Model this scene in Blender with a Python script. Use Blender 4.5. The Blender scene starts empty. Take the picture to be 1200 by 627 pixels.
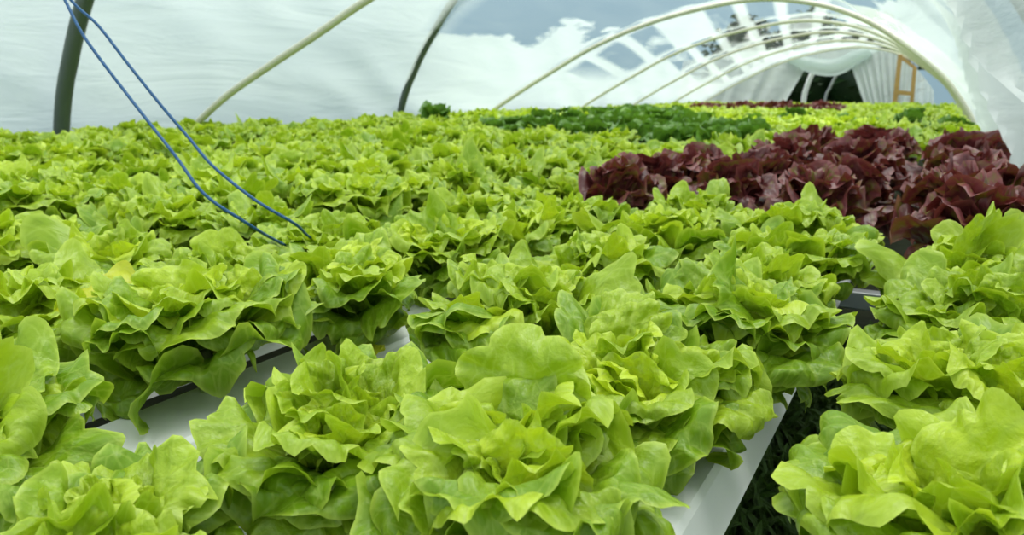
import bpy, math, random
import numpy as np
from mathutils import Vector, Matrix, noise as mnoise

sc = bpy.context.scene
C = sc.collection
# ------------------------------------------------------------------ camera, world, light, exposure
FPX, CX, CY = 880.0, 600.0, 313.5
VPX, VPY = 1108.0, 107.0
PITCH = math.atan((CY - VPY) / FPX)
YAW = math.atan((VPX - CX) / FPX * math.cos(PITCH))
CAMZ = 0.38
FW = np.array([-math.sin(YAW) * math.cos(PITCH), math.cos(YAW) * math.cos(PITCH), -math.sin(PITCH)])
RT = np.array([math.cos(YAW), math.sin(YAW), 0.0])
UPV = np.cross(RT, FW)
cam_data = bpy.data.cameras.new('camera')
cam = bpy.data.objects.new('camera', cam_data)
C.objects.link(cam)
cam.location = (0, 0, CAMZ)
cam.rotation_euler = (math.pi / 2 - PITCH, 0, YAW)
cam_data.sensor_width = 36.0
cam_data.lens = FPX / 1200 * 36
cam_data.clip_start = 0.02
cam_data.dof.use_dof = True
cam_data.dof.focus_distance = 0.78
cam_data.dof.aperture_fstop = 9.0
sc.camera = cam

sc.view_settings.view_transform = 'Standard'
sc.view_settings.look = 'None'
sc.view_settings.gamma = 1.0
sc.view_settings.use_curve_mapping = False
sc.view_settings.exposure = 0.62

world = bpy.data.worlds.new('overcast_sky')
sc.world = world
world.use_nodes = True
wn = world.node_tree
for n in list(wn.nodes):
    wn.nodes.remove(n)
wo = wn.nodes.new('ShaderNodeOutputWorld')
bg = wn.nodes.new('ShaderNodeBackground')
tc = wn.nodes.new('ShaderNodeTexCoord')
sep = wn.nodes.new('ShaderNodeSeparateXYZ')
rmp = wn.nodes.new('ShaderNodeValToRGB')
wn.links.new(tc.outputs['Generated'], sep.inputs[0])
wn.links.new(sep.outputs['Z'], rmp.inputs[0])
el = rmp.color_ramp.elements
el[0].position = 0.0; el[0].color = (0.21, 0.315, 0.365, 1)
el[1].position = 1.0; el[1].color = (1.0, 1.0, 0.98, 1)
e = el.new(0.18); e.color = (0.28, 0.405, 0.475, 1)
e = el.new(0.55); e.color = (0.95, 0.98, 1.0, 1)
wn.links.new(rmp.outputs[0], bg.inputs[0])
bg.inputs[1].default_value = 0.88
wn.links.new(bg.outputs[0], wo.inputs[0])

sun_d = bpy.data.lights.new('sun', 'SUN')
sun_d.energy = 3.7
sun_d.angle = math.radians(35)
sun_d.color = (1.0, 0.98, 0.93)
sun = bpy.data.objects.new('sun', sun_d)
sun.rotation_euler = (math.radians(-14), math.radians(2), 0)
C.objects.link(sun)

# ------------------------------------------------------------------ helpers
def ray_dir(px, py):
    return FW + (px - CX) / FPX * RT - (py - CY) / FPX * UPV

def at_plane_y(px, py, Y):
    d = ray_dir(px, py)
    p = d * (Y / d[1])
    return Vector((p[0], p[1], p[2] + CAMZ))

def tag(o, label=None, cat=None, group=None, kind=None):
    if label: o['label'] = label
    if cat: o['category'] = cat
    if group: o['group'] = group
    if kind: o['kind'] = kind
    return o

def link(name, me, mat=None, parent=None, loc=None):
    o = bpy.data.objects.new(name, me)
    C.objects.link(o)
    if mat and me is not None and len(me.materials) == 0:
        me.materials.append(mat)
    if parent: o.parent = parent
    if loc is not None: o.location = loc
    return o

def empty(name, loc=(0, 0, 0), rz=0):
    o = bpy.data.objects.new(name, None)
    C.objects.link(o)
    o.empty_display_size = 0.05
    o.location = loc
    o.rotation_euler = (0, 0, rz)
    return o

def mesh_from(name, V, F, smooth=True):
    me = bpy.data.meshes.new(name)
    me.from_pydata([tuple(v) for v in V], [], [tuple(f) for f in F])
    if smooth:
        me.polygons.foreach_set('use_smooth', [True] * len(me.polygons))
    me.update()
    return me

def catmull(pts, per=8):
    P = [np.array(p, float) for p in pts]
    P = [2 * P[0] - P[1]] + P + [2 * P[-1] - P[-2]]
    out = []
    for i in range(1, len(P) - 2):
        a, b, c, d = P[i - 1], P[i], P[i + 1], P[i + 2]
        for k in range(per):
            t = k / per
            out.append(0.5 * (2 * b + (c - a) * t + (2 * a - 5 * b + 4 * c - d) * t * t + (3 * b - a - 3 * c + d) * t ** 3))
    out.append(P[-2])
    return np.array(out)

def tube(pts, rad, sides=12, name='tube', ridge=0.0):
    pts = np.array(pts, float)
    n = len(pts)
    V, F = [], []
    T = np.gradient(pts, axis=0)
    T /= np.linalg.norm(T, axis=1)[:, None]
    ref = np.array([0.0, 1.0, 0.0]) if abs(T[0][1]) < 0.9 else np.array([1.0, 0, 0])
    N = np.cross(T[0], ref); N /= np.linalg.norm(N)
    for i in range(n):
        N = N - T[i] * N.dot(T[i]); N /= np.linalg.norm(N)
        B = np.cross(T[i], N)
        r = rad[i] if hasattr(rad, '__len__') else rad
        for k in range(sides):
            a = 2 * math.pi * k / sides
            rr = r * (1 + ridge * math.cos(6 * a))
            V.append(pts[i] + N * math.cos(a) * rr + B * math.sin(a) * rr)
    for i in range(n - 1):
        for k in range(sides):
            F.append((i * sides + k, i * sides + (k + 1) % sides, (i + 1) * sides + (k + 1) % sides, (i + 1) * sides + k))
    F.append(tuple(range(sides))[::-1])
    F.append(tuple((n - 1) * sides + k for k in range(sides)))
    return mesh_from(name, V, F)

def boxes(name, items, bevel=0.0):
    """items: (centre, size) list joined into one mesh of a single part."""
    import bmesh
    bm = bmesh.new()
    for c, s in items:
        r = bmesh.ops.create_cube(bm, size=1.0)
        for v in r['verts']:
            v.co = Vector((v.co.x * s[0] + c[0], v.co.y * s[1] + c[1], v.co.z * s[2] + c[2]))
    if bevel:
        bmesh.ops.bevel(bm, geom=bm.edges[:], offset=bevel, segments=2, affect='EDGES', profile=0.6)
    me = bpy.data.meshes.new(name)
    bm.to_mesh(me); bm.free()
    return me

# ------------------------------------------------------------------ materials
def new_mat(name):
    m = bpy.data.materials.new(name)
    m.use_nodes = True
    nt = m.node_tree
    for n in list(nt.nodes):
        nt.nodes.remove(n)
    out = nt.nodes.new('ShaderNodeOutputMaterial')
    return m, nt, out

def N_(nt, typ, **kw):
    n = nt.nodes.new(typ)
    for k, v in kw.items():
        if k in ('op', 'operation'): n.operation = v
        elif k == 'blend': n.blend_type = v
        else: n.inputs[k].default_value = v
    return n

def math_n(nt, op, a, b=None, clamp=False):
    n = nt.nodes.new('ShaderNodeMath')
    n.operation = op; n.use_clamp = clamp
    for i, v in enumerate((a, b)):
        if v is None: continue
        if hasattr(v, 'is_output') or isinstance(v, bpy.types.NodeSocket): nt.links.new(v, n.inputs[i])
        else: n.inputs[i].default_value = v
    return n.outputs[0]

def mix_c(nt, fac, a, b, blend='MIX'):
    n = nt.nodes.new('ShaderNodeMix')
    n.data_type = 'RGBA'; n.blend_type = blend
    for sock, v in ((n.inputs[0], fac), (n.inputs[6], a), (n.inputs[7], b)):
        if isinstance(v, bpy.types.NodeSocket): nt.links.new(v, sock)
        else: sock.default_value = v if not isinstance(v, tuple) or len(v) == 4 else (*v, 1)
    return n.outputs[2]

def principled(name, col, rough=0.5, noise_amt=0.0, noise_scale=8.0, bump=0.0, metallic=0.0, spec=0.5):
    m, nt, out = new_mat(name)
    p = N_(nt, 'ShaderNodeBsdfPrincipled', Roughness=rough, Metallic=metallic)
    p.inputs['Specular IOR Level'].default_value = spec
    tcn = nt.nodes.new('ShaderNodeTexCoord')
    no = N_(nt, 'ShaderNodeTexNoise', Scale=noise_scale, Detail=5.0)
    nt.links.new(tcn.outputs['Object'], no.inputs['Vector'])
    dark = tuple(c * (1 - noise_amt) for c in col)
    c = mix_c(nt, no.outputs[0], dark, col)
    nt.links.new(c, p.inputs['Base Color'])
    if bump:
        b = N_(nt, 'ShaderNodeBump', Strength=bump, Distance=0.01)
        nt.links.new(no.outputs[0], b.inputs['Height'])
        nt.links.new(b.outputs[0], p.inputs['Normal'])
    nt.links.new(p.outputs[0], out.inputs[0])
    return m

def leaf_mat(name, outer, inner, edge, vein, trans=0.33, rough=0.38, patch=None, vein_amt=0.4, trans_tint=None):
    """Leaf tissue: UV = (across, along); colour attribute 'leaf' = (random, age, rim)."""
    m, nt, out = new_mat(name)
    at = nt.nodes.new('ShaderNodeAttribute'); at.attribute_name = 'leaf'
    sp = nt.nodes.new('ShaderNodeSeparateColor'); nt.links.new(at.outputs['Color'], sp.inputs[0])
    rnd, age, rim = sp.outputs[0], sp.outputs[1], sp.outputs[2]
    uv = nt.nodes.new('ShaderNodeUVMap'); uv.uv_map = 'UVMap'
    s = nt.nodes.new('ShaderNodeSeparateXYZ'); nt.links.new(uv.outputs[0], s.inputs[0])
    v = math_n(nt, 'ABSOLUTE', math_n(nt, 'SUBTRACT', s.outputs[0], 0.5))
    u = s.outputs[1]
    oi = nt.nodes.new('ShaderNodeObjectInfo')
    off = math_n(nt, 'MULTIPLY', rnd, 37.0)
    cv = nt.nodes.new('ShaderNodeCombineXYZ')
    nt.links.new(s.outputs[0], cv.inputs[0]); nt.links.new(u, cv.inputs[1]); nt.links.new(off, cv.inputs[2])
    blis = N_(nt, 'ShaderNodeTexVoronoi', Scale=7.0); blis.feature = 'SMOOTH_F1'
    blis.inputs['Smoothness'].default_value = 0.6
    nt.links.new(cv.outputs[0], blis.inputs['Vector'])
    fine = N_(nt, 'ShaderNodeTexNoise', Scale=9.0, Detail=4.0)
    nt.links.new(cv.outputs[0], fine.inputs['Vector'])
    # base colour: age gradient + per leaf + per plant
    t = math_n(nt, 'ADD', math_n(nt, 'MULTIPLY', age, 0.75), math_n(nt, 'MULTIPLY', math_n(nt, 'SUBTRACT', rnd, 0.5), 0.5))
    t = math_n(nt, 'ADD', t, math_n(nt, 'MULTIPLY', math_n(nt, 'SUBTRACT', oi.outputs['Random'], 0.5), 0.25))
    t = math_n(nt, 'ADD', t, math_n(nt, 'MULTIPLY', math_n(nt, 'SUBTRACT', fine.outputs[0], 0.5), 0.5), True)
    col = mix_c(nt, t, outer, inner)
    if patch:
        pf = math_n(nt, 'MULTIPLY', math_n(nt, 'SUBTRACT', math_n(nt, 'ADD', fine.outputs[0], math_n(nt, 'MULTIPLY', rnd, 0.22)), 0.62), 6.0, True)
        col = mix_c(nt, pf, col, patch)
    # veins: midrib and side veins
    mid = math_n(nt, 'SUBTRACT', 1.0, math_n(nt, 'MULTIPLY', v, 26.0), True)
    side = math_n(nt, 'SINE', math_n(nt, 'MULTIPLY', math_n(nt, 'SUBTRACT', u, math_n(nt, 'MULTIPLY', v, 0.55)), 34.0))
    side = math_n(nt, 'MULTIPLY', math_n(nt, 'SUBTRACT', side, 0.93), 12.0, True)
    vn = math_n(nt, 'MAXIMUM', mid, math_n(nt, 'MULTIPLY', side, 0.55))
    net = N_(nt, 'ShaderNodeTexVoronoi', Scale=7.0); net.feature = 'DISTANCE_TO_EDGE'
    dist = nt.nodes.new('ShaderNodeMix'); dist.data_type = 'VECTOR'; dist.inputs[0].default_value = 0.07
    nt.links.new(cv.outputs[0], dist.inputs[4]); nt.links.new(fine.outputs['Color'], dist.inputs[5])
    nt.links.new(dist.outputs[1], net.inputs['Vector'])
    netl = math_n(nt, 'SUBTRACT', 1.0, math_n(nt, 'MULTIPLY', net.outputs[0], 14.0), True)
    vn = math_n(nt, 'MAXIMUM', vn, math_n(nt, 'MULTIPLY', netl, 0.6))
    col = mix_c(nt, math_n(nt, 'MULTIPLY', vn, vein_amt), col, vein)
    col = mix_c(nt, math_n(nt, 'MULTIPLY', rim, 0.55), col, edge)
    b = N_(nt, 'ShaderNodeBump', Strength=0.9, Distance=0.007)
    hgt = math_n(nt, 'ADD', math_n(nt, 'MULTIPLY', blis.outputs[0], -0.9), math_n(nt, 'MULTIPLY', fine.outputs[0], 0.6))
    nt.links.new(hgt, b.inputs['Height'])
    p = N_(nt, 'ShaderNodeBsdfPrincipled', Roughness=rough)
    p.inputs['Specular IOR Level'].default_value = 0.5
    nt.links.new(col, p.inputs['Base Color']); nt.links.new(b.outputs[0], p.inputs['Normal'])
    tr = nt.nodes.new('ShaderNodeBsdfTranslucent')
    tcol = mix_c(nt, 1.0, col, trans_tint or (1.0, 1.0, 0.55), 'MULTIPLY')
    nt.links.new(tcol, tr.inputs[0]); nt.links.new(b.outputs[0], tr.inputs['Normal'])
    mx = nt.nodes.new('ShaderNodeMixShader'); mx.inputs[0].default_value = trans
    nt.links.new(p.outputs[0], mx.inputs[1]); nt.links.new(tr.outputs[0], mx.inputs[2])
    nt.links.new(mx.outputs[0], out.inputs[0])
    return m

M_GREEN = leaf_mat('green_leaf', (0.21, 0.37, 0.010), (0.62, 0.76, 0.035), (0.66, 0.80, 0.12), (0.62, 0.76, 0.16))
M_RED = leaf_mat('red_leaf', (0.085, 0.017, 0.02), (0.28, 0.062, 0.075), (0.30, 0.09, 0.09), (0.22, 0.08, 0.06), trans=0.22,
                 patch=(0.16, 0.13, 0.02), vein_amt=0.3, rough=0.38, trans_tint=(1.0, 0.7, 0.5))
M_DARK = leaf_mat('dark_green_leaf', (0.07, 0.17, 0.018), (0.20, 0.38, 0.04), (0.12, 0.3, 0.04), (0.2, 0.36, 0.1), trans=0.25)
M_YELLOW = leaf_mat('yellow_leaf', (0.56, 0.62, 0.02), (0.72, 0.74, 0.03), (0.78, 0.76, 0.06), (0.7, 0.7, 0.2))
M_STEM = principled('lettuce_stem', (0.55, 0.66, 0.32), 0.5, 0.2)
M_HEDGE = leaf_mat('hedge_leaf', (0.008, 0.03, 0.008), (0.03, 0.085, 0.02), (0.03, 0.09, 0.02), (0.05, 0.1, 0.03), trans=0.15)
M_WHITE = principled('white_plastic', (0.86, 0.88, 0.87), 0.32, 0.04, 3.0)
M_DARKPIPE = principled('dark_green_pipe', (0.075, 0.105, 0.085), 0.38, 0.25, 5.0)
M_PALEPIPE = principled('pale_pipe', (0.70, 0.69, 0.55), 0.5, 0.2, 6.0)
M_BLUE = principled('blue_twine', (0.010, 0.105, 0.29), 0.55, 0.3, 120.0, 0.4)
M_WOOD = principled('timber', (0.50, 0.30, 0.10), 0.6, 0.35, 9.0)
M_STEEL = principled('galvanised_steel', (0.45, 0.47, 0.48), 0.4, 0.2, 20.0, metallic=0.8)
M_SOIL = principled('dark_soil', (0.05, 0.06, 0.02), 0.95, 0.7, 22.0, 0.8)
M_GRASS = leaf_mat('grass_blade', (0.04, 0.10, 0.012), (0.10, 0.19, 0.03), (0.1, 0.2, 0.03), (0.1, 0.2, 0.05), trans=0.25)

def film_mat(name, clear=True, base=0.64):
    m, nt, out = new_mat(name)
    tcn = nt.nodes.new('ShaderNodeTexCoord')
    tr = nt.nodes.new('ShaderNodeBsdfTranslucent'); tr.inputs[0].default_value = (0.66, 0.75, 0.73, 1)
    df = nt.nodes.new('ShaderNodeBsdfDiffuse'); df.inputs[0].default_value = (0.78, 0.85, 0.83, 1)
    gl = N_(nt, 'ShaderNodeBsdfGlossy', Roughness=0.25)
    tp = nt.nodes.new('ShaderNodeBsdfTransparent'); tp.inputs[0].default_value = (0.95, 0.97, 0.97, 1)
    m1 = nt.nodes.new('ShaderNodeMixShader'); m1.inputs[0].default_value = 0.36
    nt.links.new(tr.outputs[0], m1.inputs[1]); nt.links.new(df.outputs[0], m1.inputs[2])
    m2 = nt.nodes.new('ShaderNodeMixShader'); m2.inputs[0].default_value = 0.05
    nt.links.new(m1.outputs[0], m2.inputs[1]); nt.links.new(gl.outputs[0], m2.inputs[2])
    # milky dew on the sheet; drier, clearer panes high up between the far hoops
    mp = nt.nodes.new('ShaderNodeMapping'); mp.inputs['Scale'].default_value = (0.8, 0.55, 0.9)
    nt.links.new(tcn.outputs['Object'], mp.inputs[0])
    no = N_(nt, 'ShaderNodeTexNoise', Scale=1.5, Detail=4.0, Roughness=0.55)
    nt.links.new(mp.outputs[0], no.inputs['Vector'])
    mp2 = nt.nodes.new('ShaderNodeMapping'); mp2.inputs['Scale'].default_value = (1.4, 0.5, 3.4)
    mp2.inputs['Rotation'].default_value = (0.25, 0.1, 0.3)
    nt.links.new(tcn.outputs['Object'], mp2.inputs[0])
    st = N_(nt, 'ShaderNodeTexNoise', Scale=1.4, Detail=5.0, Distortion=0.6)
    nt.links.new(mp2.outputs[0], st.inputs['Vector'])
    fac = math_n(nt, 'ADD', base - 0.10, math_n(nt, 'MULTIPLY', st.outputs[0], 0.22))
    if clear:
        s = nt.nodes.new('ShaderNodeSeparateXYZ'); nt.links.new(tcn.outputs['Object'], s.inputs[0])
        uvn = nt.nodes.new('ShaderNodeUVMap'); uvn.uv_map = 'UVMap'
        q = nt.nodes.new('ShaderNodeSeparateXYZ'); nt.links.new(uvn.outputs[0], q.inputs[0])
        arc, yy = q.outputs[0], q.outputs[1]
        # one big dry pane with a ragged lower edge
        edge = math_n(nt, 'ADD', math_n(nt, 'SUBTRACT', s.outputs[2], 0.93), math_n(nt, 'MULTIPLY', math_n(nt, 'SUBTRACT', no.outputs[0], 0.5), 1.1))
        p1 = math_n(nt, 'MULTIPLY', edge, 22.0, True)
        p1 = math_n(nt, 'MULTIPLY', p1, math_n(nt, 'MULTIPLY', math_n(nt, 'SUBTRACT', yy, 5.9), 3.0, True))
        p1 = math_n(nt, 'MULTIPLY', p1, math_n(nt, 'MULTIPLY', math_n(nt, 'SUBTRACT', 7.9, yy), 5.0, True))
        # dry panes between the far hoops, parted by milky seams
        ca = math_n(nt, 'ADD', math_n(nt, 'MULTIPLY', arc, 2.3), math_n(nt, 'MULTIPLY', yy, 0.35))
        cb = math_n(nt, 'MULTIPLY', yy, 0.48)
        fa = math_n(nt, 'SUBTRACT', 0.5, math_n(nt, 'ABSOLUTE', math_n(nt, 'SUBTRACT', math_n(nt, 'FRACT', ca), 0.5)))
        fb = math_n(nt, 'SUBTRACT', 0.5, math_n(nt, 'ABSOLUTE', math_n(nt, 'SUBTRACT', math_n(nt, 'FRACT', cb), 0.5)))
        cell = nt.nodes.new('ShaderNodeCombineXYZ')
        nt.links.new(math_n(nt, 'FLOOR', ca), cell.inputs[0]); nt.links.new(math_n(nt, 'FLOOR', cb), cell.inputs[1])
        wnz = nt.nodes.new('ShaderNodeTexWhiteNoise'); nt.links.new(cell.outputs[0], wnz.inputs[0])
        p2 = math_n(nt, 'MULTIPLY', math_n(nt, 'SUBTRACT', fa, 0.10), 9.0, True)
        p2 = math_n(nt, 'MULTIPLY', p2, math_n(nt, 'MULTIPLY', math_n(nt, 'SUBTRACT', fb, 0.08), 9.0, True))
        p2 = math_n(nt, 'MULTIPLY', p2, math_n(nt, 'MULTIPLY', math_n(nt, 'SUBTRACT', wnz.outputs[0], 0.12), 4.0, True))
        p2 = math_n(nt, 'MULTIPLY', p2, math_n(nt, 'MULTIPLY', math_n(nt, 'SUBTRACT', st.outputs[0], 0.30), 7.0, True))
        p2 = math_n(nt, 'MULTIPLY', p2, math_n(nt, 'MULTIPLY', math_n(nt, 'SUBTRACT', s.outputs[2], 0.50), 5.0, True))
        p2 = math_n(nt, 'MULTIPLY', p2, math_n(nt, 'MULTIPLY', math_n(nt, 'SUBTRACT', yy, 7.7), 3.0, True))
        p2 = math_n(nt, 'MULTIPLY', p2, math_n(nt, 'MULTIPLY', math_n(nt, 'SUBTRACT', 4.7, arc), 2.0, True))
        cl = math_n(nt, 'MAXIMUM', p1, p2)
        fac = math_n(nt, 'SUBTRACT', fac, math_n(nt, 'MULTIPLY', cl, 0.60), True)
    b = N_(nt, 'ShaderNodeBump', Strength=0.5, Distance=0.06)
    nt.links.new(st.outputs[0], b.inputs['Height'])
    for sh in (tr, df, gl):
        nt.links.new(b.outputs[0], sh.inputs['Normal'])
    m3 = nt.nodes.new('ShaderNodeMixShader')
    nt.links.new(fac, m3.inputs[0])
    nt.links.new(tp.outputs[0], m3.inputs[1]); nt.links.new(m2.outputs[0], m3.inputs[2])
    nt.links.new(m3.outputs[0], out.inputs[0])
    return m
M_FILM = film_mat('polythene_film')
M_FILM2 = film_mat('polythene_curtain', clear=False, base=0.74)

# ------------------------------------------------------------------ ground
GZ = -0.45
V, F = [], []
nx, ny = 40, 60
for j in range(ny + 1):
    for i in range(nx + 1):
        x = -14 + 26 * i / nx; y = -3 + 33 * j / ny
        V.append((x, y, GZ + 0.015 * mnoise.noise(Vector((x * 1.3, y * 1.3, 0)))))
for j in range(ny):
    for i in range(nx):
        a = j * (nx + 1) + i
        F.append((a, a + 1, a + nx + 2, a + nx + 1))
tag(link('ground', mesh_from('ground', V, F), M_SOIL), 'dark bare soil floor under the growing channels', 'ground', kind='structure')

# ------------------------------------------------------------------ tunnel film and hoops
def resample(pts, n):
    P = catmull(pts, 10)
    d = np.concatenate([[0], np.cumsum(np.linalg.norm(np.diff(P, axis=0), axis=1))])
    t = np.linspace(0, d[-1], n)
    return np.stack([np.interp(t, d, P[:, k]) for k in range(P.shape[1])], axis=1)

# hoop outlines in the cross-section (x, height above the lens)
PROF_D = [(-4.76, -.83), (-4.74, -.5), (-4.70, -.25), (-4.61, 0), (-4.51, .18), (-4.40, .36), (-4.20, .62), (-3.9, .87), (-3.4, 1.09),
          (-2.7, 1.23), (-2.0, 1.26), (-1.3, 1.15), (-.45, 1.0), (.25, .72), (.70, .3), (.9, -.3), (.95, -.83)]
PROF_L = [(-4.85, -.83), (-4.78, -.5), (-4.62, -.27), (-4.27, -.05), (-3.87, .17), (-3.3, .46), (-2.71, .67), (-2.11, .80), (-1.59, .845),
          (-1.09, .77), (-.72, .63), (-.43, .45), (-.07, .16), (.10, -.04), (.24, -.26), (.34, -.5), (.40, -.83)]
def outward(P, d):
    T = np.gradient(P, axis=0); T /= np.linalg.norm(T, axis=1)[:, None]
    return P + np.stack([-T[:, 1], T[:, 0]], axis=1) * d

NS = 120
PROF_F = PROF_D[:-6] + [(-1.3, 1.17), (-.62, .88), (-.12, .46), (.14, .06), (.28, -.35), (.36, -.83)]
FD = outward(resample(PROF_F, NS), 0.07)
FL = outward(resample(PROF_L, NS), 0.04)
LIGHT_Y = [3.58, 7.65, 10.2, 12.3, 14.4, 16.7]
def film_profile(Y):
    w = min(1, max(0, (Y - 5.4) / 2.2)); w = w * w * (3 - 2 * w)
    P = FD * (1 - w) + FL * w
    # the sheet billows out between hoops
    if Y > 7.65:
        k = np.searchsorted(LIGHT_Y, Y); k = min(max(k, 1), len(LIGHT_Y) - 1)
        t = (Y - LIGHT_Y[k - 1]) / (LIGHT_Y[k] - LIGHT_Y[k - 1]); t = min(max(t, 0), 1)
        P = outward(P, 0.10 * math.sin(math.pi * t))
    return P
ys = np.concatenate([np.linspace(-2.5, 2, 20), np.linspace(2.1, 17.0, 190)])
V, F = [], []
for Y in ys:
    P = film_profile(Y)
    T = np.gradient(P, axis=0); T /= np.linalg.norm(T, axis=1)[:, None]
    for k in range(NS):
        x, z = P[k]
        right = max(0, min(1, (k / NS - 0.62) / 0.2))
        n1 = mnoise.noise(Vector((k * 0.05, Y * 0.55, 3.1)))
        q = Y * 0.9 + k * 0.11
        n2 = 1 - abs(mnoise.noise(Vector((q * 1.3, k * 0.06 - Y * 0.35, 9.2)))) * 2
        n3 = 1 - abs(mnoise.noise(Vector((k * 0.09 + Y * 0.9, Y * 0.6 - k * 0.035, 1.7)))) * 2.2
        d = 0.035 * n1 + 0.028 * n2
        near_r = right * max(0, min(1, (6.6 - Y) / 1.5))
        qq = Y * 0.95 - z * 1.9 + 0.5 * mnoise.noise(Vector((Y * .8, z * 1.5, 4.4)))
        d -= near_r * (0.15 * (1 - abs(math.sin(qq * 3.1))) ** 0.8 * (0.7 + n1) + 0.05 * n3 * max(0, n1 + .5))
        nrm = (-T[k, 1], T[k, 0])
        V.append((x + nrm[0] * d, Y, z + nrm[1] * d + CAMZ))
for j in range(len(ys) - 1):
    for k in range(NS - 1):
        a = j * NS + k
        F.append((a, a + 1, a + NS + 1, a + NS))
film_me = mesh_from('ceiling_film', V, F)
arc_l = np.concatenate([[0], np.cumsum(np.linalg.norm(np.diff(FL, axis=0), axis=1))])
uvl = film_me.uv_layers.new(name='UVMap')
li = np.empty(len(film_me.loops), dtype=np.int32); film_me.loops.foreach_get('vertex_index', li)
uvl.data.foreach_set('uv', np.stack([arc_l[li % NS], ys[li // NS]], axis=1).astype(np.float32).ravel())
tag(link('ceiling_film', film_me, M_FILM), 'milky translucent polythene sheet stretched over the tunnel hoops', 'tunnel cover', kind='structure')

def hoop(name, prof, Y, r, mat, label, group, lean=0.0):
    P = resample(prof, 70)
    pts = np.stack([P[:, 0], np.full(len(P), Y) + lean * (P[:, 1] + .83), P[:, 1] + CAMZ], axis=1)
    o = link(name, tube(pts, r, 14, name), mat)
    tag(o, label, 'hoop', group)
    return o
hoop('tunnel_hoop', PROF_D, 2.72, 0.046, M_DARKPIPE, 'thick dark green hoop pipe rising behind the two blue strings', 'dark tunnel hoops')
PROF_D2 = PROF_D[:7] + [(-3.97, .88), (-3.6, 1.16), (-2.85, 1.43), (-2.0, 1.55), (-1.2, 1.45), (-.4, 1.15), (.2, .75), (.55, .2), (.7, -.3), (.76, -.83)]
hoop('tunnel_hoop', PROF_D2, 6.08, 0.036, M_DARKPIPE, 'thinner-looking dark hoop pipe further back, bare of strings', 'dark tunnel hoops')
PROF_B = [(-4.85, -.83), (-4.78, -.5), (-4.62, -.28), (-4.27, -.06), (-3.93, .10), (-3.39, .33), (-2.98, .51), (-2.4, .72), (-1.8, .83),
          (-1.2, .80), (-.5, .78), (.1, .68), (.6, .42), (.85, .1), (.95, -.26), (1.0, -.5), (1.02, -.83)]
hl = ['pale bamboo-coloured hoop crossing the sheet just beyond the blue strings',
      'broad pale hoop spanning the whole tunnel behind the second dark pipe',
      'pale hoop, second of the whole arches counted towards the far opening',
      'pale hoop, third of the whole arches counted towards the far opening',
      'pale hoop, fourth of the whole arches counted towards the far opening',
      'pale hoop at the far end directly above the dark opening']
for Y, lb in zip(LIGHT_Y, hl):
    hoop('pale_hoop', PROF_B if Y < 4 else PROF_L, Y, 0.023 if Y < 8 else 0.020, M_PALEPIPE, lb, 'pale tunnel hoops')

# ------------------------------------------------------------------ far end of the tunnel
YE = 17.0
def strip_mesh(name, A, B, n, folds, depth, m=24, seed=0):
    """Pleated film between an upper line A and a lower line B (lists of points)."""
    A = resample(A, n); B = resample(B, n)
    V, F = [], []
    for j in range(m + 1):
        t = j / m
        for i in range(n):
            p = A[i] * (1 - t) + B[i] * t
            w = math.sin(2 * math.pi * folds * i / (n - 1) + seed + 0.6 * math.sin(3.1 * t + i * 0.3))
            V.append((p[0], p[1] + depth * w * (0.35 + 0.65 * t), p[2]))
    for j in range(m):
        for i in range(n - 1):
            a = j * n + i
            F.append((a, a + 1, a + n + 1, a + n))
    return mesh_from(name, V, F)
E_ = lambda px, py: np.array(at_plane_y(px, py, YE))
def dn(p, z=GZ + 0.02): return np.array([p[0], p[1], z])
tag(link('end_curtain', strip_mesh('end_curtain', [E_(996, 74), E_(1006, 66), E_(1018, 60), E_(1032, 57), E_(1048, 62), E_(1062, 71)],
     [dn(E_(1028, 117)), dn(E_(1034, 117)), dn(E_(1040, 117)), dn(E_(1046, 117)), dn(E_(1052, 117)), dn(E_(1062, 117))], 80, 8, 0.05), M_FILM2),
    'pleated clear film drawn aside between dark opening and timber frame', 'curtain', 'end wall curtains')
tag(link('end_curtain', strip_mesh('end_curtain', [E_(1062, 71), E_(1074, 80), E_(1084, 92), E_(1094, 106)],
     [dn(E_(1060, 118)), dn(E_(1075, 119)), dn(E_(1088, 119)), dn(E_(1100, 119))], 50, 4, 0.05, seed=2), M_FILM2),
    'small pleated film panel past the timber frame by the end corner', 'curtain', 'end wall curtains')
tag(link('end_curtain', strip_mesh('end_curtain', [E_(800, 72), E_(850, 62), E_(900, 60), E_(925, 66), E_(946, 77)],
     [dn(E_(790, 117)), dn(E_(830, 117)), dn(E_(860, 117)), dn(E_(880, 117)), dn(E_(903, 116))], 80, 6, 0.06, seed=1), M_FILM2),
    'film gathered back on the far side of the dark opening, under a pale arch', 'curtain', 'end wall curtains')
# rolled-up film sagging over the opening
roll = catmull([E_(925, 66), E_(946, 75), E_(965, 79), E_(982, 78), E_(1000, 69), E_(1020, 60)], 8)
tag(link('film_roll', tube(roll, [0.10 + 0.05 * math.sin(math.pi * i / (len(roll) - 1)) for i in range(len(roll))], 14, 'film_roll', 0.12), M_FILM2),
    'rolled-up film sagging over the dark end opening', 'film roll')
hd = strip_mesh('end_header', [E_(925, 60), E_(950, 52), E_(985, 50), E_(1015, 52), E_(1032, 56)], [E_(925, 67), E_(946, 76), E_(975, 80), E_(1000, 70), E_(1032, 60)], 50, 5, 0.03, 10)
tag(link('end_header_film', hd, M_FILM2), 'strip of film across the top of the end opening', 'film')
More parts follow.
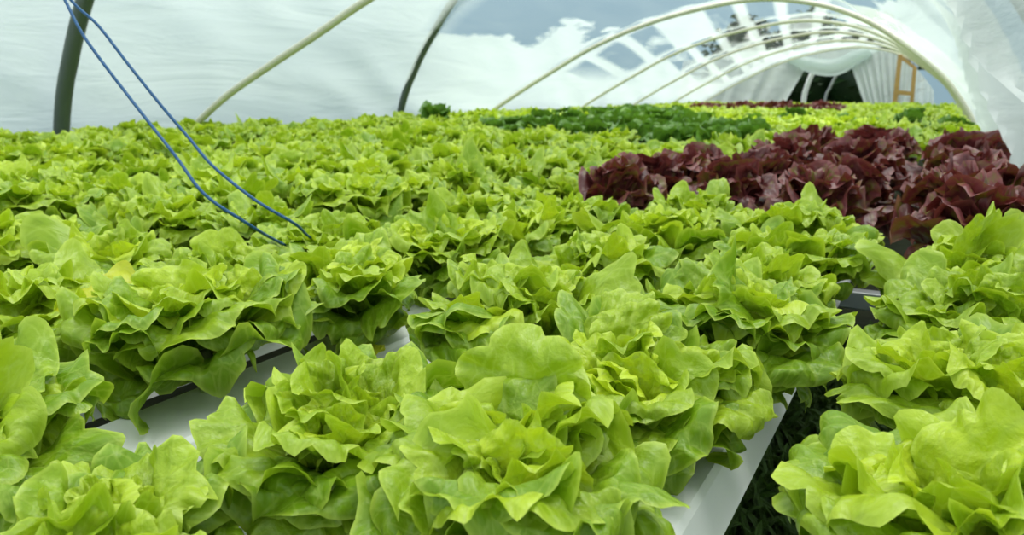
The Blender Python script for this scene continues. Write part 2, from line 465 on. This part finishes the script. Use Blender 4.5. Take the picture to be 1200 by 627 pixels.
# timber frame
fr = empty('timber_frame', E_(1061, 117)); fr.location.z = GZ; fr.location.y = YE - 0.35
tag(fr, 'orange-brown timber door frame at the far end of the tunnel', 'door frame')
def bar(name, p, q, w, parent):
    p, q = Vector(p), Vector(q)
    L = (q - p).length
    me = boxes(name, [((0, 0, L / 2), (w, w * 0.7, L))], 0.006)
    o = link(name, me, M_WOOD, parent)
    o.location = p - parent.location
    o.rotation_mode = 'QUATERNION'
    o.rotation_quaternion = (q - p).to_track_quat('Z', 'Y')
    return o
fy = YE - 0.35
F_ = lambda px, py: Vector(at_plane_y(px, py, fy))
b0 = F_(1049, 118); b0.z = GZ; b1 = F_(1070, 118); b1.z = GZ
bar('post', b0, F_(1055, 64), 0.115, fr)
bar('post', b1, F_(1072, 79), 0.10, fr)
bar('lower_rail', F_(1050, 108), F_(1071, 110), 0.12, fr)
bar('head_rail', F_(1054, 66), F_(1073, 80), 0.08, fr)
# white pole standing in the opening
pole = [np.array(at_plane_y(px, py, YE + 0.6)) for px, py in ((955, 80), (950, 90), (945, 103), (942, 116))]
pole.append(dn(pole[-1]))
tag(link('white_pole', tube(catmull(pole, 5), 0.055, 10, 'white_pole'), M_WHITE), 'leaning white pole inside the dark end opening', 'pole')
pole = [np.array(at_plane_y(px, py, YE + 0.9)) for px, py in ((985, 80), (978, 92), (972, 104), (967, 116))]
pole.append(dn(pole[-1]))
tag(link('grey_pole', tube(catmull(pole, 5), 0.03, 10, 'grey_pole'), M_STEEL), 'thin grey pole leaning beside the white pole in the opening', 'pole')

# ------------------------------------------------------------------ growing channels
ROWX = [0.075] + [0.045 - 0.268 * i for i in range(1, 18)]
ordw = ['first', 'second', 'third', 'fourth', 'fifth', 'sixth', 'seventh', 'eighth', 'ninth', 'tenth', 'eleventh', 'twelfth', 'thirteenth',
        'fourteenth', 'fifteenth', 'sixteenth', 'seventeenth', 'eighteenth']
def channel_mesh(y0, y1):
    sec = [(-.080, -.050), (-.078, -.046), (-.062, -.006), (-.056, 0.0), (.056, 0.0), (.062, -.006), (.078, -.046), (.080, -.050)]
    V, F = [], []
    for y in (y0, y0 + .01, y1 - .01, y1):
        for x, z in sec: V.append((x, y, z))
    n = len(sec)
    for j in range(3):
        for k in range(n):
            F.append((j * n + k, j * n + (k + 1) % n, (j + 1) * n + (k + 1) % n, (j + 1) * n + k))
    F.append(tuple(range(n))); F.append(tuple(3 * n + k for k in range(n))[::-1])
    return mesh_from('growing_channel', V, F, False)
ch_me = channel_mesh(-0.1, 16.6)
for i, x in enumerate(ROWX):
    y = 0.0 if i < 4 else max(0.0, -x / 2.3 - 0.6)
    o = link('growing_channel', ch_me, M_WHITE, loc=(x, 0, 0))
    where = 'beside the far-end film side' if i == 0 else ('facing the bare soil gap' if i == 1 else 'from the open soil gap')
    lb = 'white plastic growing channel on the film side of the bare soil gap' if i == 0 else \
        'white plastic growing channel, %s one over from the bare soil gap' % ordw[i - 1]
    tag(o, lb, 'channel', 'white growing channels')

# trestles that carry the channels
def trestle(y, k):
    t = empty('trestle', (-2.27, y, GZ))
    tag(t, ['steel trestle under the channels before the red lettuces', 'steel trestle under the channels beside the red lettuces',
            'steel trestle under the channels beneath the second dark hoop', 'steel trestle under the channels at mid tunnel',
            'steel trestle under the channels before the dark end opening'][k], 'trestle', 'channel trestles')
    link('cross_bar', boxes('cross_bar', [((0, 0, 0.38), (4.85, 0.04, 0.04))], 0.004), M_STEEL, t)
    for dx in (-2.3, -1.1, 0.0, 1.1, 2.3):
        link('leg', boxes('leg', [((dx, 0, 0.18), (0.035, 0.035, 0.36))], 0.004), M_STEEL, t)
for k, y in enumerate((1.78, 3.0, 6.0, 10.0, 15.0)):
    trestle(y, k)

# ------------------------------------------------------------------ lettuce builder
def leaf_arrays(rng, L, W, th0, th1, nr, ns, ruffle=1.0, lobes=1.0, cup=0.3, bend_p=1.4, ac=None, blis=0.05):
    """One leaf in its own frame: grows from the origin, outward along +X, up along +Z, side to side along Y.
    The blade is a disc of rings (nr) and rim points (ns), drawn out into the stalk below, with rounded lobes."""
    r = (np.linspace(0.0, 1, nr) ** 0.85 + 1e-4)[:, None]
    phi = np.linspace(-math.pi, math.pi, ns)[None, :]
    ac = ac if ac else rng.uniform(.60, .72)
    ph = rng.uniform(0, 6.28, 10)
    # rounded lobes with narrower notches; none at the stalk
    k = rng.choice([4, 5, 6, 6, 7])
    x_ = np.mod((k * phi + ph[0] + 0.6 * np.sin(phi + ph[1])) / math.pi, 2) - 1
    sc_ = np.sqrt(1 - 0.96 * x_ ** 2)
    tipw = 0.5 + 0.5 * np.cos(phi)
    Rr = 1 - lobes * 0.33 * (1 - sc_) * np.clip(tipw * 1.6 + .1, 0, 1) + 0.05 * lobes * np.sin(2 * phi + ph[2])
    rr = r * (1 + (Rr - 1) * r)
    c = np.cos(phi); sn = np.sin(phi)
    along = ac + rr * np.where(c > 0, np.abs(c) ** 0.95 * (1 - ac), c * ac)
    t = np.clip(along / (ac * 0.80), 0, 1); t = t * t * (3 - 2 * t)
    lat = 1.08 * W * rr * np.sign(sn) * np.abs(sn) ** 0.95 * (0.24 + 0.76 * t)
    lat = np.where(along < ac, lat * (1 + 0.0 * t), lat)
    th = th0 + (th1 - th0) * np.clip(along, 0, 1.2) ** bend_p
    tt = np.linspace(0, 1.2, 50)
    ang = th0 + (th1 - th0) * tt ** bend_p
    dx = np.concatenate([[0], np.cumsum(np.cos((ang[1:] + ang[:-1]) / 2) * (tt[1] - tt[0]))]) * L
    dz = np.concatenate([[0], np.cumsum(np.sin((ang[1:] + ang[:-1]) / 2) * (tt[1] - tt[0]))]) * L
    X = np.interp(along, tt, dx); Z = np.interp(along, tt, dz)
    nxn, nzn = -np.sin(th), np.cos(th)
    q = r ** 1.8; q2 = r ** 3.0
    h = ruffle * W * (q * (0.10 * np.sin(2 * phi + ph[3]) + 0.12 * np.sin(3 * phi + ph[4])) + q2 * (0.10 * np.sin(5 * phi + ph[5]) + 0.07 * np.sin(8 * phi + ph[6]) + 0.04 * np.sin(13 * phi + ph[0]))) * (0.25 + 0.75 * t)
    h = h + cup * lat ** 2 / W - 0.08 * W * np.exp(-(lat / W * 5) ** 2) * t
    # the rim rolls back in places
    roll = np.clip((r - .6) / .4, 0, 1) ** 2 * np.clip(np.sin(phi * 1.5 + ph[7]) + .2, 0, 1)
    h = h - ruffle * 0.22 * W * roll * t
    lx, ly = lat / W, along * L / W
    g = np.sin(8.5 * lx + 2.1 * ly + ph[8]) * np.sin(5.9 * ly - 2.7 * lx + ph[9]) + .7 * np.sin(11 * lx - 6 * ly + ph[1]) * np.sin(9 * ly + 3 * lx + ph[2])
    h = h + blis * W * g * t * (1 - .5 * r ** 4)
    twist = rng.normal(0, 0.3); sway = rng.normal(0, .10)
    h = h + lat * (twist * np.clip(along, 0, 1) + rng.normal(0, .16))
    lat = lat + sway * L * np.clip(along, 0, 1.2) ** 2
    X = X + h * nxn; Z = Z + h * nzn
    rim = np.broadcast_to(np.clip((r - 0.9) / 0.1, 0, 1), X.shape)
    uv = np.stack([lx * 0.5 + 0.5, along], axis=-1)
    return np.stack([X, lat, Z], axis=-1).reshape(-1, 3), uv.reshape(-1, 2), rim.reshape(-1)

def quads(nu, nv, off):
    a = (np.arange(nu - 1)[:, None] * nv + np.arange(nv - 1)[None, :]).reshape(-1) + off
    return np.stack([a, a + 1, a + nv + 1, a + nv], axis=1)

def build_mesh(name, parts, mat):
    """parts: list of (verts, uv, rim, rnd, age, nu, nv)"""
    Vs, UVs, Cs, Fs, off = [], [], [], [], 0
    for v, uv, rim, rnd, age, nu, nv in parts:
        Vs.append(v); UVs.append(uv)
        c = np.ones((len(v), 4)); c[:, 0] = rnd; c[:, 1] = age; c[:, 2] = rim
        Cs.append(c); Fs.append(quads(nu, nv, off)); off += len(v)
    Vs, UVs, Cs, Fs = map(np.concatenate, (Vs, UVs, Cs, Fs))
    me = bpy.data.meshes.new(name)
    nf = len(Fs)
    me.vertices.add(len(Vs)); me.vertices.foreach_set('co', Vs.astype(np.float32).ravel())
    me.loops.add(nf * 4); me.polygons.add(nf)
    me.loops.foreach_set('vertex_index', Fs.astype(np.int32).ravel())
    me.polygons.foreach_set('loop_start', np.arange(0, nf * 4, 4, dtype=np.int32))
    me.polygons.foreach_set('use_smooth', np.ones(nf, dtype=bool))
    ul = me.uv_layers.new(name='UVMap')
    ul.data.foreach_set('uv', UVs[Fs.ravel()].astype(np.float32).ravel())
    ca = me.color_attributes.new('leaf', 'FLOAT_COLOR', 'POINT')
    ca.data.foreach_set('color', Cs.astype(np.float32).ravel())
    me.update(calc_edges=True); me.validate()
    me.materials.append(mat)
    return me

def rot_z(v, a):
    c, s = math.cos(a), math.sin(a)
    return np.stack([v[:, 0] * c - v[:, 1] * s, v[:, 0] * s + v[:, 1] * c, v[:, 2]], axis=1)

def head_parts(seed, detail='near', style='green', tilt=0.0):
    """(outer leaves, heart leaves) of one lettuce, standing on z = 0."""
    rng = np.random.default_rng(seed)
    D = math.radians
    res = {'near': (11, 53), 'mid': (6, 23), 'midfar': (5, 15), 'far': (4, 13)}[detail]
    f = {'near': 1.0, 'mid': 0.85, 'midfar': 0.7, 'far': 0.5}[detail]
    if style == 'green':
        tiers = [(9, (.125, .155), (.050, .062), (38, 60), (-85, -35), 0.02, 0.0), (13, (.122, .15), (.048, .060), (54, 72), (-75, -15), .18, .016),
                 (13, (.11, .138), (.043, .056), (62, 80), (-65, 20), .5, .028), (11, (.09, .12), (.035, .046), (68, 86), (-40, 50), .75, .038),
                 (9, (.065, .095), (.025, .036), (74, 96), (10, 85), 1.0, .045)]
        ruf, lob = 1.4, 1.0
    elif style == 'red':
        tiers = [(10, (.13, .16), (.048, .062), (30, 55), (-40, 0), 0.1, 0.0), (13, (.13, .16), (.046, .06), (55, 75), (-10, 45), .35, .018),
                 (12, (.12, .15), (.04, .054), (62, 82), (10, 70), .6, .03), (10, (.10, .13), (.03, .042), (70, 92), (30, 90), .9, .04)]
        ruf, lob = 1.25, 1.25
    else:
        tiers = [(9, (.12, .15), (.05, .06), (30, 55), (-30, 5), 0.1, 0.0), (9, (.11, .14), (.045, .055), (55, 75), (5, 50), .45, .02),
                 (9, (.09, .12), (.035, .045), (70, 85), (45, 90), .8, .03)]
        ruf, lob = 0.6, 0.3
    outer, heart = [], []
    ang = rng.uniform(0, 6.28)
    subs = None
    if style == 'green' and detail != 'far':
        ns_ = rng.choice([2, 2, 3]); a0 = rng.uniform(0, 6.28); rad = rng.uniform(.026, .04)
        subs = [(rad * math.cos(a0 + 6.283 * j / ns_), rad * math.sin(a0 + 6.283 * j / ns_), rng.uniform(.82, 1.02), rng.normal(0, .8)) for j in range(ns_)]
    for ti, (n, Lr, Wr, t0, t1, age, z0) in enumerate(tiers):
        n = max(4, int(round(n * f)))
        for k in range(n):
            ang += 2.39996 + rng.normal(0, 0.25)
            L = rng.uniform(*Lr); W = rng.uniform(*Wr) * rng.uniform(.82, 1.22) * (1.0 if f > .7 else 1.25)
            v, uv, rim = leaf_arrays(rng, L, W, D(rng.uniform(*t0) + rng.normal(0, 4)), D(rng.uniform(*t1) + rng.normal(0, 10)), res[0], res[1], ruf * rng.uniform(.7, 1.3), lob * rng.uniform(.6, 1.3),
                                     cup=rng.uniform(-0.4, 0.5), bend_p=rng.uniform(1.6, 3.2))
            v = v.copy(); v[:, 0] += 0.008
            v = rot_z(v, ang)
            if subs is not None and ti > 0:      # two or three plantlets crowd one pot
                q = subs[rng.integers(len(subs))] if ti > 1 else max(subs, key=lambda c: c[0] * math.cos(ang) + c[1] * math.sin(ang))
                f2 = q[2] if ti > 1 else 1.0
                v = v * f2
                v[:, 0] += q[0] + v[:, 2] * q[0] * 3.2; v[:, 1] += q[1] + v[:, 2] * q[1] * 3.2
                v[:, 2] *= 1 - 0.05 * abs(q[3])
                v[:, 2] += q[3] * 0.012
            v[:, 2] += z0 * rng.uniform(.6, 1.1) + 0.012
            v[:, 2] = np.where(v[:, 2] < 0.004, 0.004 + 0.04 * (v[:, 2] - 0.004), v[:, 2]) if ti > 0 else np.maximum(v[:, 2], -0.03)
            (heart if ti >= len(tiers) - 2 else outer).append((v, uv, rim, rng.uniform(), min(1, max(0, age + rng.normal(0, .08))), *res))
    return outer, heart

def stem_mesh():
    return tube([(0, 0, -0.03), (0, 0, 0.0), (0, 0, 0.03), (0, 0, 0.05)], [0.011, 0.013, 0.014, 0.008], 10, 'stem')
STEM = stem_mesh()

def proto_near(seed, name='green_lettuce', style='green', mat=M_GREEN):
    o, h = head_parts(seed, 'near', style)
    return (build_mesh('outer_leaves', o, mat), build_mesh('heart_leaves', h, mat))
NEAR = [proto_near(100 + k) for k in range(10)]
MID = {}
def single(seed, style, mat, detail, name):
    o, h = head_parts(seed, detail, style)
    return build_mesh(name, o + h, mat)
MID['green'] = [single(200 + k, 'green', M_GREEN, 'mid', 'green_lettuce') for k in range(7)]
MID['red'] = [single(300 + k, 'red', M_RED, 'mid', 'red_lettuce') for k in range(6)]
MID['dark'] = [single(400 + k, 'dark', M_DARK, 'mid', 'dark_green_lettuce') for k in range(4)]
FAR_G = [head_parts(500 + k, 'far', 'green') for k in range(4)]

FAR_G2 = [head_parts(520 + k, 'midfar', 'green') for k in range(3)]

def tilt_rot(rng, k=0.10):
    return (rng.gauss(0, k), rng.gauss(0, k), rng.uniform(0, 6.283))

R = random.Random(5)
def plant_near(x, y, var, s, rz, label, tilt=(0, 0), zs=1.0, group=None):
    r = empty('green_lettuce', (x, y, 0.0))
    r.rotation_euler = (tilt[0], tilt[1], rz); r.scale = (s, s, s * zs)
    tag(r, label, 'lettuce', group)
    a, b = NEAR[var % len(NEAR)]
    link('outer_leaves', a, parent=r); link('heart_leaves', b, parent=r); link('stem', STEM, M_STEM, r)
    return r

# the nearest heads: where each one stands
near_heads = [
    # x, y, variant, scale, yaw, label
    (-.25, .456, 0, 1.0, 0.4, 'large green lettuce in the front middle, between white gap and soil gap'),
    (-.25, .73, 1, .93, 1.9, 'green lettuce hanging its leaves over the bared white channel edge'),
    (-.21, .955, 2, 1.02, 3.3, 'green lettuce directly behind the one overhanging the bared white channel edge'),
    (-.225, 1.20, 3, 1.0, 4.1, 'green lettuce fourth along the channel that borders the soil gap'),
    (-.20, 1.40, 4, 1.0, 5.2, 'green lettuce fifth along the channel that borders the soil gap'),
    (-.22, 1.62, 5, 1.08, 0.9, 'tall green lettuce last before the red ones in the channel bordering the soil gap'),
    (.075, .57, 6, 1.05, 2.2, 'big pale green lettuce in the near corner across the soil gap'),
    (.07, .85, 7, 1.0, 0.3, 'green lettuce second along the channel across the soil gap, leaf pointing over soil'),
    (.065, 1.13, 8, 1.0, 1.1, 'green lettuce third along the channel across the soil gap'),
    (.075, 1.42, 9, 1.02, 2.7, 'green lettuce with one upright leaf standing against the red lettuces'),
    (-.455, .25, 3, .93, 4.4, 'green lettuce at the near edge beside the white channel gap, lowest in its corner'),
    (-.435, .47, 4, .97, 3.8, 'green lettuce between the two white channel gaps at the front'),
    (-.47, .84, 5, 1.06, 5.9, 'green lettuce with dark hollow below, beside the yellow leaf and white patch'),
    (-.50, 1.17, 6, 1.0, 0.1, 'green lettuce third along the third channel from the soil gap'),
    (-.47, 1.48, 7, 1.0, 4.4, 'green lettuce just in front of the red lettuces, third channel over'),
    (-.47, 1.76, 8, 1.0, 2.9, 'green lettuce touching the red lettuces, hindmost green of the third channel'),
    (-.70, .29, 9, .92, 3.6, 'green lettuce cut by the picture edge in front of a dark hollow'),
    (-.795, .61, 0, 1.08, 2.6, 'green lettuce with a yellowing outer leaf, behind the bright white channel top'),
    (-.79, .86, 1, 1.0, 5.5, 'green lettuce just below where the blue strings end'),
    (-.79, 1.16, 2, 1.0, 2.0, 'green lettuce directly behind the one below the ends of the strings'),
    (-1.02, 1.06, 4, 1.0, 3.0, 'green lettuce just this side of the white patch where the strings end'),
    (-.77, 1.42, 6, 1.0, 0.5, 'green lettuce four behind the front white gap in its channel, near the red corner'),
    (-.765, 1.67, 3, 1.0, 2.5, 'green lettuce touching the leftmost tip of the red lettuce block'),
    (-1.02, .52, 5, 1.05, 1.5, 'green lettuce by the grey channel gap, one over from the yellow-leaved head'),
    (-1.03, .80, 3, 1.0, 0.7, 'green lettuce behind the head with the yellowing outer leaf, one channel over'),
    (-1.28, .80, 6, 1.02, 5.0, 'green lettuce one channel behind the two heads by the grey gap'),
]
occupied = [(h[0], h[1]) for h in near_heads]
heads = {}
for x, y, var, s, rz, lb in near_heads:
    heads[(x, y)] = plant_near(x, y, var, s, rz, lb, tilt=(R.gauss(0, .06), R.gauss(0, .06)))
def extra_leaf(head, name, seed, L, W, th0, th1, yaw, z, mat, label, r0=0.01):
    rng = np.random.default_rng(seed)
    v, uv, rim = leaf_arrays(rng, L, W, math.radians(th0), math.radians(th1), 11, 53, .9, 1.0, 0.15, 1.8)
    v = v.copy(); v[:, 0] += r0
    v = rot_z(v, yaw - head.rotation_euler.z); v[:, 2] += z
    o = link(name, build_mesh(name, [(v, uv, rim, .5, .5, 11, 53)], mat), parent=head)
    o['label'] = label
extra_leaf(heads[(-.795, .61)], 'yellowing_leaf', 21, .165, .055, 48, -5, math.radians(203), .045, M_YELLOW, 'yellowing outer leaf', r0=.035)
extra_leaf(heads[(.075, 1.42)], 'upright_leaf', 22, .155, .048, 88, 62, math.radians(-60), .05, M_GREEN, 'tall upright leaf')
extra_leaf(heads[(-.25, .456)], 'upright_leaf', 27, .135, .060, 72, 92, math.radians(112), .055, M_GREEN, 'broad fan-shaped upright leaf', r0=0.055)

# the rest of the field
def in_view(x, y, z=0.1, m=150):
    d = np.array([x, y, z - CAMZ]); zc = d.dot(FW)
    if zc < 0.15: return False
    px = CX + FPX * d.dot(RT) / zc; py = CY - FPX * d.dot(UPV) / zc
    mm = m / zc * 1.6
    return -mm < px < 1200 + mm and -mm < py < 627 + mm
RED0 = {0: 1.60, 1: 1.80, 2: 2.0, 3: 1.9}
RED1 = {0: 3.9, 1: 4.05, 2: 3.8, 3: 3.0}
def crop(i, x, y):
    if i <= 3:
        if y < RED0[i]: return 'green'
        if y < RED1[i]: return 'red'
        if y > 9.5: return 'far'
        return 'green'
    d0 = 3.75 + 0.16 * (i - 4)
    if i <= 13 and d0 < y < min(9.6, 5.0 + 0.65 * (i - 4)) and (i <= 11 or y > 7.2): return 'dark'
    if y > 9.0: return 'far'
    return 'green'
stuff, count = [], {'green': 0, 'red': 0, 'dark': 0}
MAX_GREEN_Y = 6.3      # beyond this the green heads are a few pixels each and are one mass
groups = {
    'green_near': ('green lettuce in the crowded rows beneath the blue strings', 'green lettuces in the rows under the strings'),
    'green_mid': ('blurred green lettuce between the blue strings and the film wall', 'green lettuces near the film wall'),
    'green_back': ('blurred bright green lettuce in the block behind the red lettuces', 'green lettuces behind the red block'),
    'dark': ('dark green lettuce in the dark block before the film wall', 'dark green lettuces'),
}
rows_red = {}
for i, x0 in enumerate(ROWX):
    y = (0.33 if i == 0 else 0.25) + (0.13 if i % 2 else 0.0) + R.uniform(0, .05)
    while y < 16.4:
        x = x0 + R.gauss(0, .012); yy = y + R.gauss(0, .015)
        y += 0.262
        if not in_view(x, yy): continue
        if yy < 1.85 and i <= 3 and crop(i, x, yy) == 'green': continue   # placed by hand above
        if any((x - a) ** 2 + (yy - b) ** 2 < 0.185 ** 2 for a, b in occupied): continue
        if i == 3 and yy < 0.7: continue                                  # the bare white stretch
        if i == 4 and 1.2 < yy < 1.5: continue
        kind = crop(i, x, yy)
        if kind == 'far':
            red_far = -3.4 < x < -1.3 and 10.8 < yy < 12.2
            if red_far: kind = 'red'
            else:
                stuff.append((x, yy)); continue
        if kind == 'green' and yy > 6 and R.random() < 0.08: kind = 'dark'
        s = R.uniform(.94, 1.2)
        if kind == 'green' and yy > MAX_GREEN_Y:
            stuff.append((x, yy)); continue
        if kind == 'green' and yy < 1.5 and i > 3:
            plant_near(x, yy, R.randrange(10), s, R.uniform(0, 6.28), *(groups['green_near'][0],), tilt=(R.gauss(0, .08), R.gauss(0, .08)), group=groups['green_near'][1])
            count['green'] += 1; continue
        nm = {'green': 'green_lettuce', 'red': 'red_lettuce', 'dark': 'dark_green_lettuce'}[kind]
        o = link(nm, R.choice(MID[kind]), loc=(x, yy, 0))
        o.rotation_euler = tilt_rot(R); s *= {'green': 1.0, 'red': 1.05, 'dark': 1.15}[kind]
        o.scale = (s, s, s * (R.uniform(.85, 1.2) if kind == 'green' else R.uniform(.95, 1.2)))
        count[kind] += 1
        if kind == 'red':
            if yy > 8: tag(o, 'red lettuce in the thin brownish strip before the far opening', 'lettuce', 'far strip of red lettuces')
            else:
                rows_red[i] = rows_red.get(i, 0) + 1
                lb = 'dark red lettuce, %s from the near end of the %s red row from the film' % (ordw[rows_red[i] - 1], ordw[i])
                tag(o, lb, 'lettuce', 'dark red lettuces')
        elif kind == 'dark': tag(o, groups['dark'][0], 'lettuce', groups['dark'][1])
        else:
            g = 'green_back' if i <= 3 and yy > 3 else 'green_mid'
            tag(o, groups[g][0], 'lettuce', groups[g][1])
# the lone dark head by the film wall
o = link('dark_green_lettuce', MID['dark'][0], loc=(-4.02, 5.75, 0.0)); o.scale = (1.6, 1.6, 1.95)
tag(o, 'lone dark green lettuce standing up against the film between dark pipe and pale hoop', 'lettuce')
parts = []
for (x, y) in stuff:
    o_, h_ = R.choice(FAR_G if y > 8 else FAR_G2)
    a = R.uniform(0, 6.28); s = R.uniform(.95, 1.2)
    for v, uv, rim, rnd, age, nu, nv in o_ + h_:
        vv = rot_z(v * s, a) + np.array([x, y, 0])
        parts.append((vv, uv, rim, rnd, age, nu, nv))
tag(link('far_lettuce_foliage', build_mesh('far_lettuce_foliage', parts, M_GREEN)), 'blur of green lettuces at the far end of the tunnel', 'lettuce', kind='stuff')

# fallen yellow leaf by the white patch and yellowing leaf
def lone_leaf(name, seed, L, W, loc, rot, mat, label, cat='leaf'):
    rng = np.random.default_rng(seed)
    v, uv, rim = leaf_arrays(rng, L, W, math.radians(25), math.radians(-25), 8, 31, 0.8, 0.8, 0.3)
    o = link(name, build_mesh(name, [(v, uv, rim, .5, .6, 8, 31)], mat))
    o.location = loc; o.rotation_euler = rot
    return tag(o, label, cat)
lone_leaf('yellow_leaf', 7, 0.06, 0.018, (-0.715, 0.83, 0.006), (0, 0, -0.6), M_YELLOW, 'withered yellow leaf lying on the white channel patch')

# ------------------------------------------------------------------ blue strings
def string(pixels, depths, label):
    pts = []
    for (px, py), t in zip(pixels, depths):
        d = ray_dir(px, py); p = d * t
        pts.append((p[0], p[1], p[2] + CAMZ))
    up = []
    for px, py in ((-120, -760), (-60, -400), (0, -160), (48, -50)):   # on up to the roof
        p = ray_dir(px, py) * 1.3; up.append((p[0], p[1], p[2] + CAMZ))
    pts = up + pts
    P = catmull(pts, 8)
    tag(link('blue_string', tube(P, 0.0026, 8, 'blue_string'), M_BLUE), label, 'string', 'blue strings')
s1 = [(76, 0), (100, 45), (150, 112), (205, 182), (240, 228), (290, 262), (318, 279), (345, 292), (372, 300)]
s2 = [(83, 0), (115, 30), (150, 75), (190, 125), (220, 160), (250, 195), (300, 235), (345, 262), (362, 277), (385, 289), (412, 294)]
string(s1, [1.28, 1.26, 1.24, 1.2, 1.18, 1.2, 1.28, 1.4, 1.5], 'blue string whose lower run disappears sooner among the lettuces')
string(s2, [1.30, 1.29, 1.28, 1.27, 1.26, 1.24, 1.22, 1.24, 1.36, 1.5, 1.66], 'blue string bulging further out and ending at the white channel patch')

# ------------------------------------------------------------------ grass in the walkway gap
rng = np.random.default_rng(11)
parts = []
for k in range(7000):
    x = rng.uniform(-.40, .22); y = rng.uniform(.45, 2.6)
    L = rng.uniform(.05, .13)
    v, uv, rim = leaf_arrays(rng, L, L * 0.05, rng.uniform(.9, 1.6), rng.uniform(-.3, .9), 2, 9, 0.2, 0, 0.2)
    v = rot_z(v, rng.uniform(0, 6.28)) + np.array([x, y, GZ])
    parts.append((v, uv, rim, rng.uniform(), rng.uniform(), 2, 9))
tag(link('grass', build_mesh('grass', parts, M_GRASS)), 'dim grass on the ground in the gap between channels', 'grass', kind='stuff')

# ------------------------------------------------------------------ hedge beyond the end
def bush(x, y, r, h, seed, label):
    rng = np.random.default_rng(seed)
    b = empty('hedge_bush', (x, y, GZ))
    tag(b, label, 'bush', 'bushes beyond the end opening')
    parts = []
    ico = []
    n1, n2 = 9, 12
    core = np.array([[r * .8 * math.sin(math.pi * min(.98, .02 + i / (n1 - 1))) ** .5 * math.cos(6.2832 * j / (n2 - 1)),
                      r * .8 * math.sin(math.pi * min(.98, .02 + i / (n1 - 1))) ** .5 * math.sin(6.2832 * j / (n2 - 1)), h * (.02 + .9 * i / (n1 - 1))] for i in range(n1) for j in range(n2)])
    parts.append((core, np.zeros((n1 * n2, 2)), np.zeros(n1 * n2), .1, 0.0, n1, n2))
    for k in range(700):
        a = rng.uniform(0, 6.28); t = rng.uniform(0, 1) ** .5; q = rng.uniform(0, 1)
        rr = r * t * math.sqrt(max(0.05, 1 - (2 * q - 0.9) ** 2))
        L = rng.uniform(.18, .34)
        v, uv, rim = leaf_arrays(rng, L, L * 0.33, rng.uniform(-.3, 1.2), rng.uniform(-.9, .3), 3, 9, 0.6, 0, 0.2)
        v = rot_z(v, rng.uniform(0, 6.28)) + np.array([rr * math.cos(a), rr * math.sin(a), h * (0.05 + .95 * q)])
        parts.append((v, uv, rim, rng.uniform(), rng.uniform(), 3, 9))
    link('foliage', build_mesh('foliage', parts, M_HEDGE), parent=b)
    link('trunk', tube([(0, 0, -.02), (.03, 0, h * .4), (0, .04, h * .75)], [.09, .06, .03], 8, 'trunk'), M_WOOD, b)
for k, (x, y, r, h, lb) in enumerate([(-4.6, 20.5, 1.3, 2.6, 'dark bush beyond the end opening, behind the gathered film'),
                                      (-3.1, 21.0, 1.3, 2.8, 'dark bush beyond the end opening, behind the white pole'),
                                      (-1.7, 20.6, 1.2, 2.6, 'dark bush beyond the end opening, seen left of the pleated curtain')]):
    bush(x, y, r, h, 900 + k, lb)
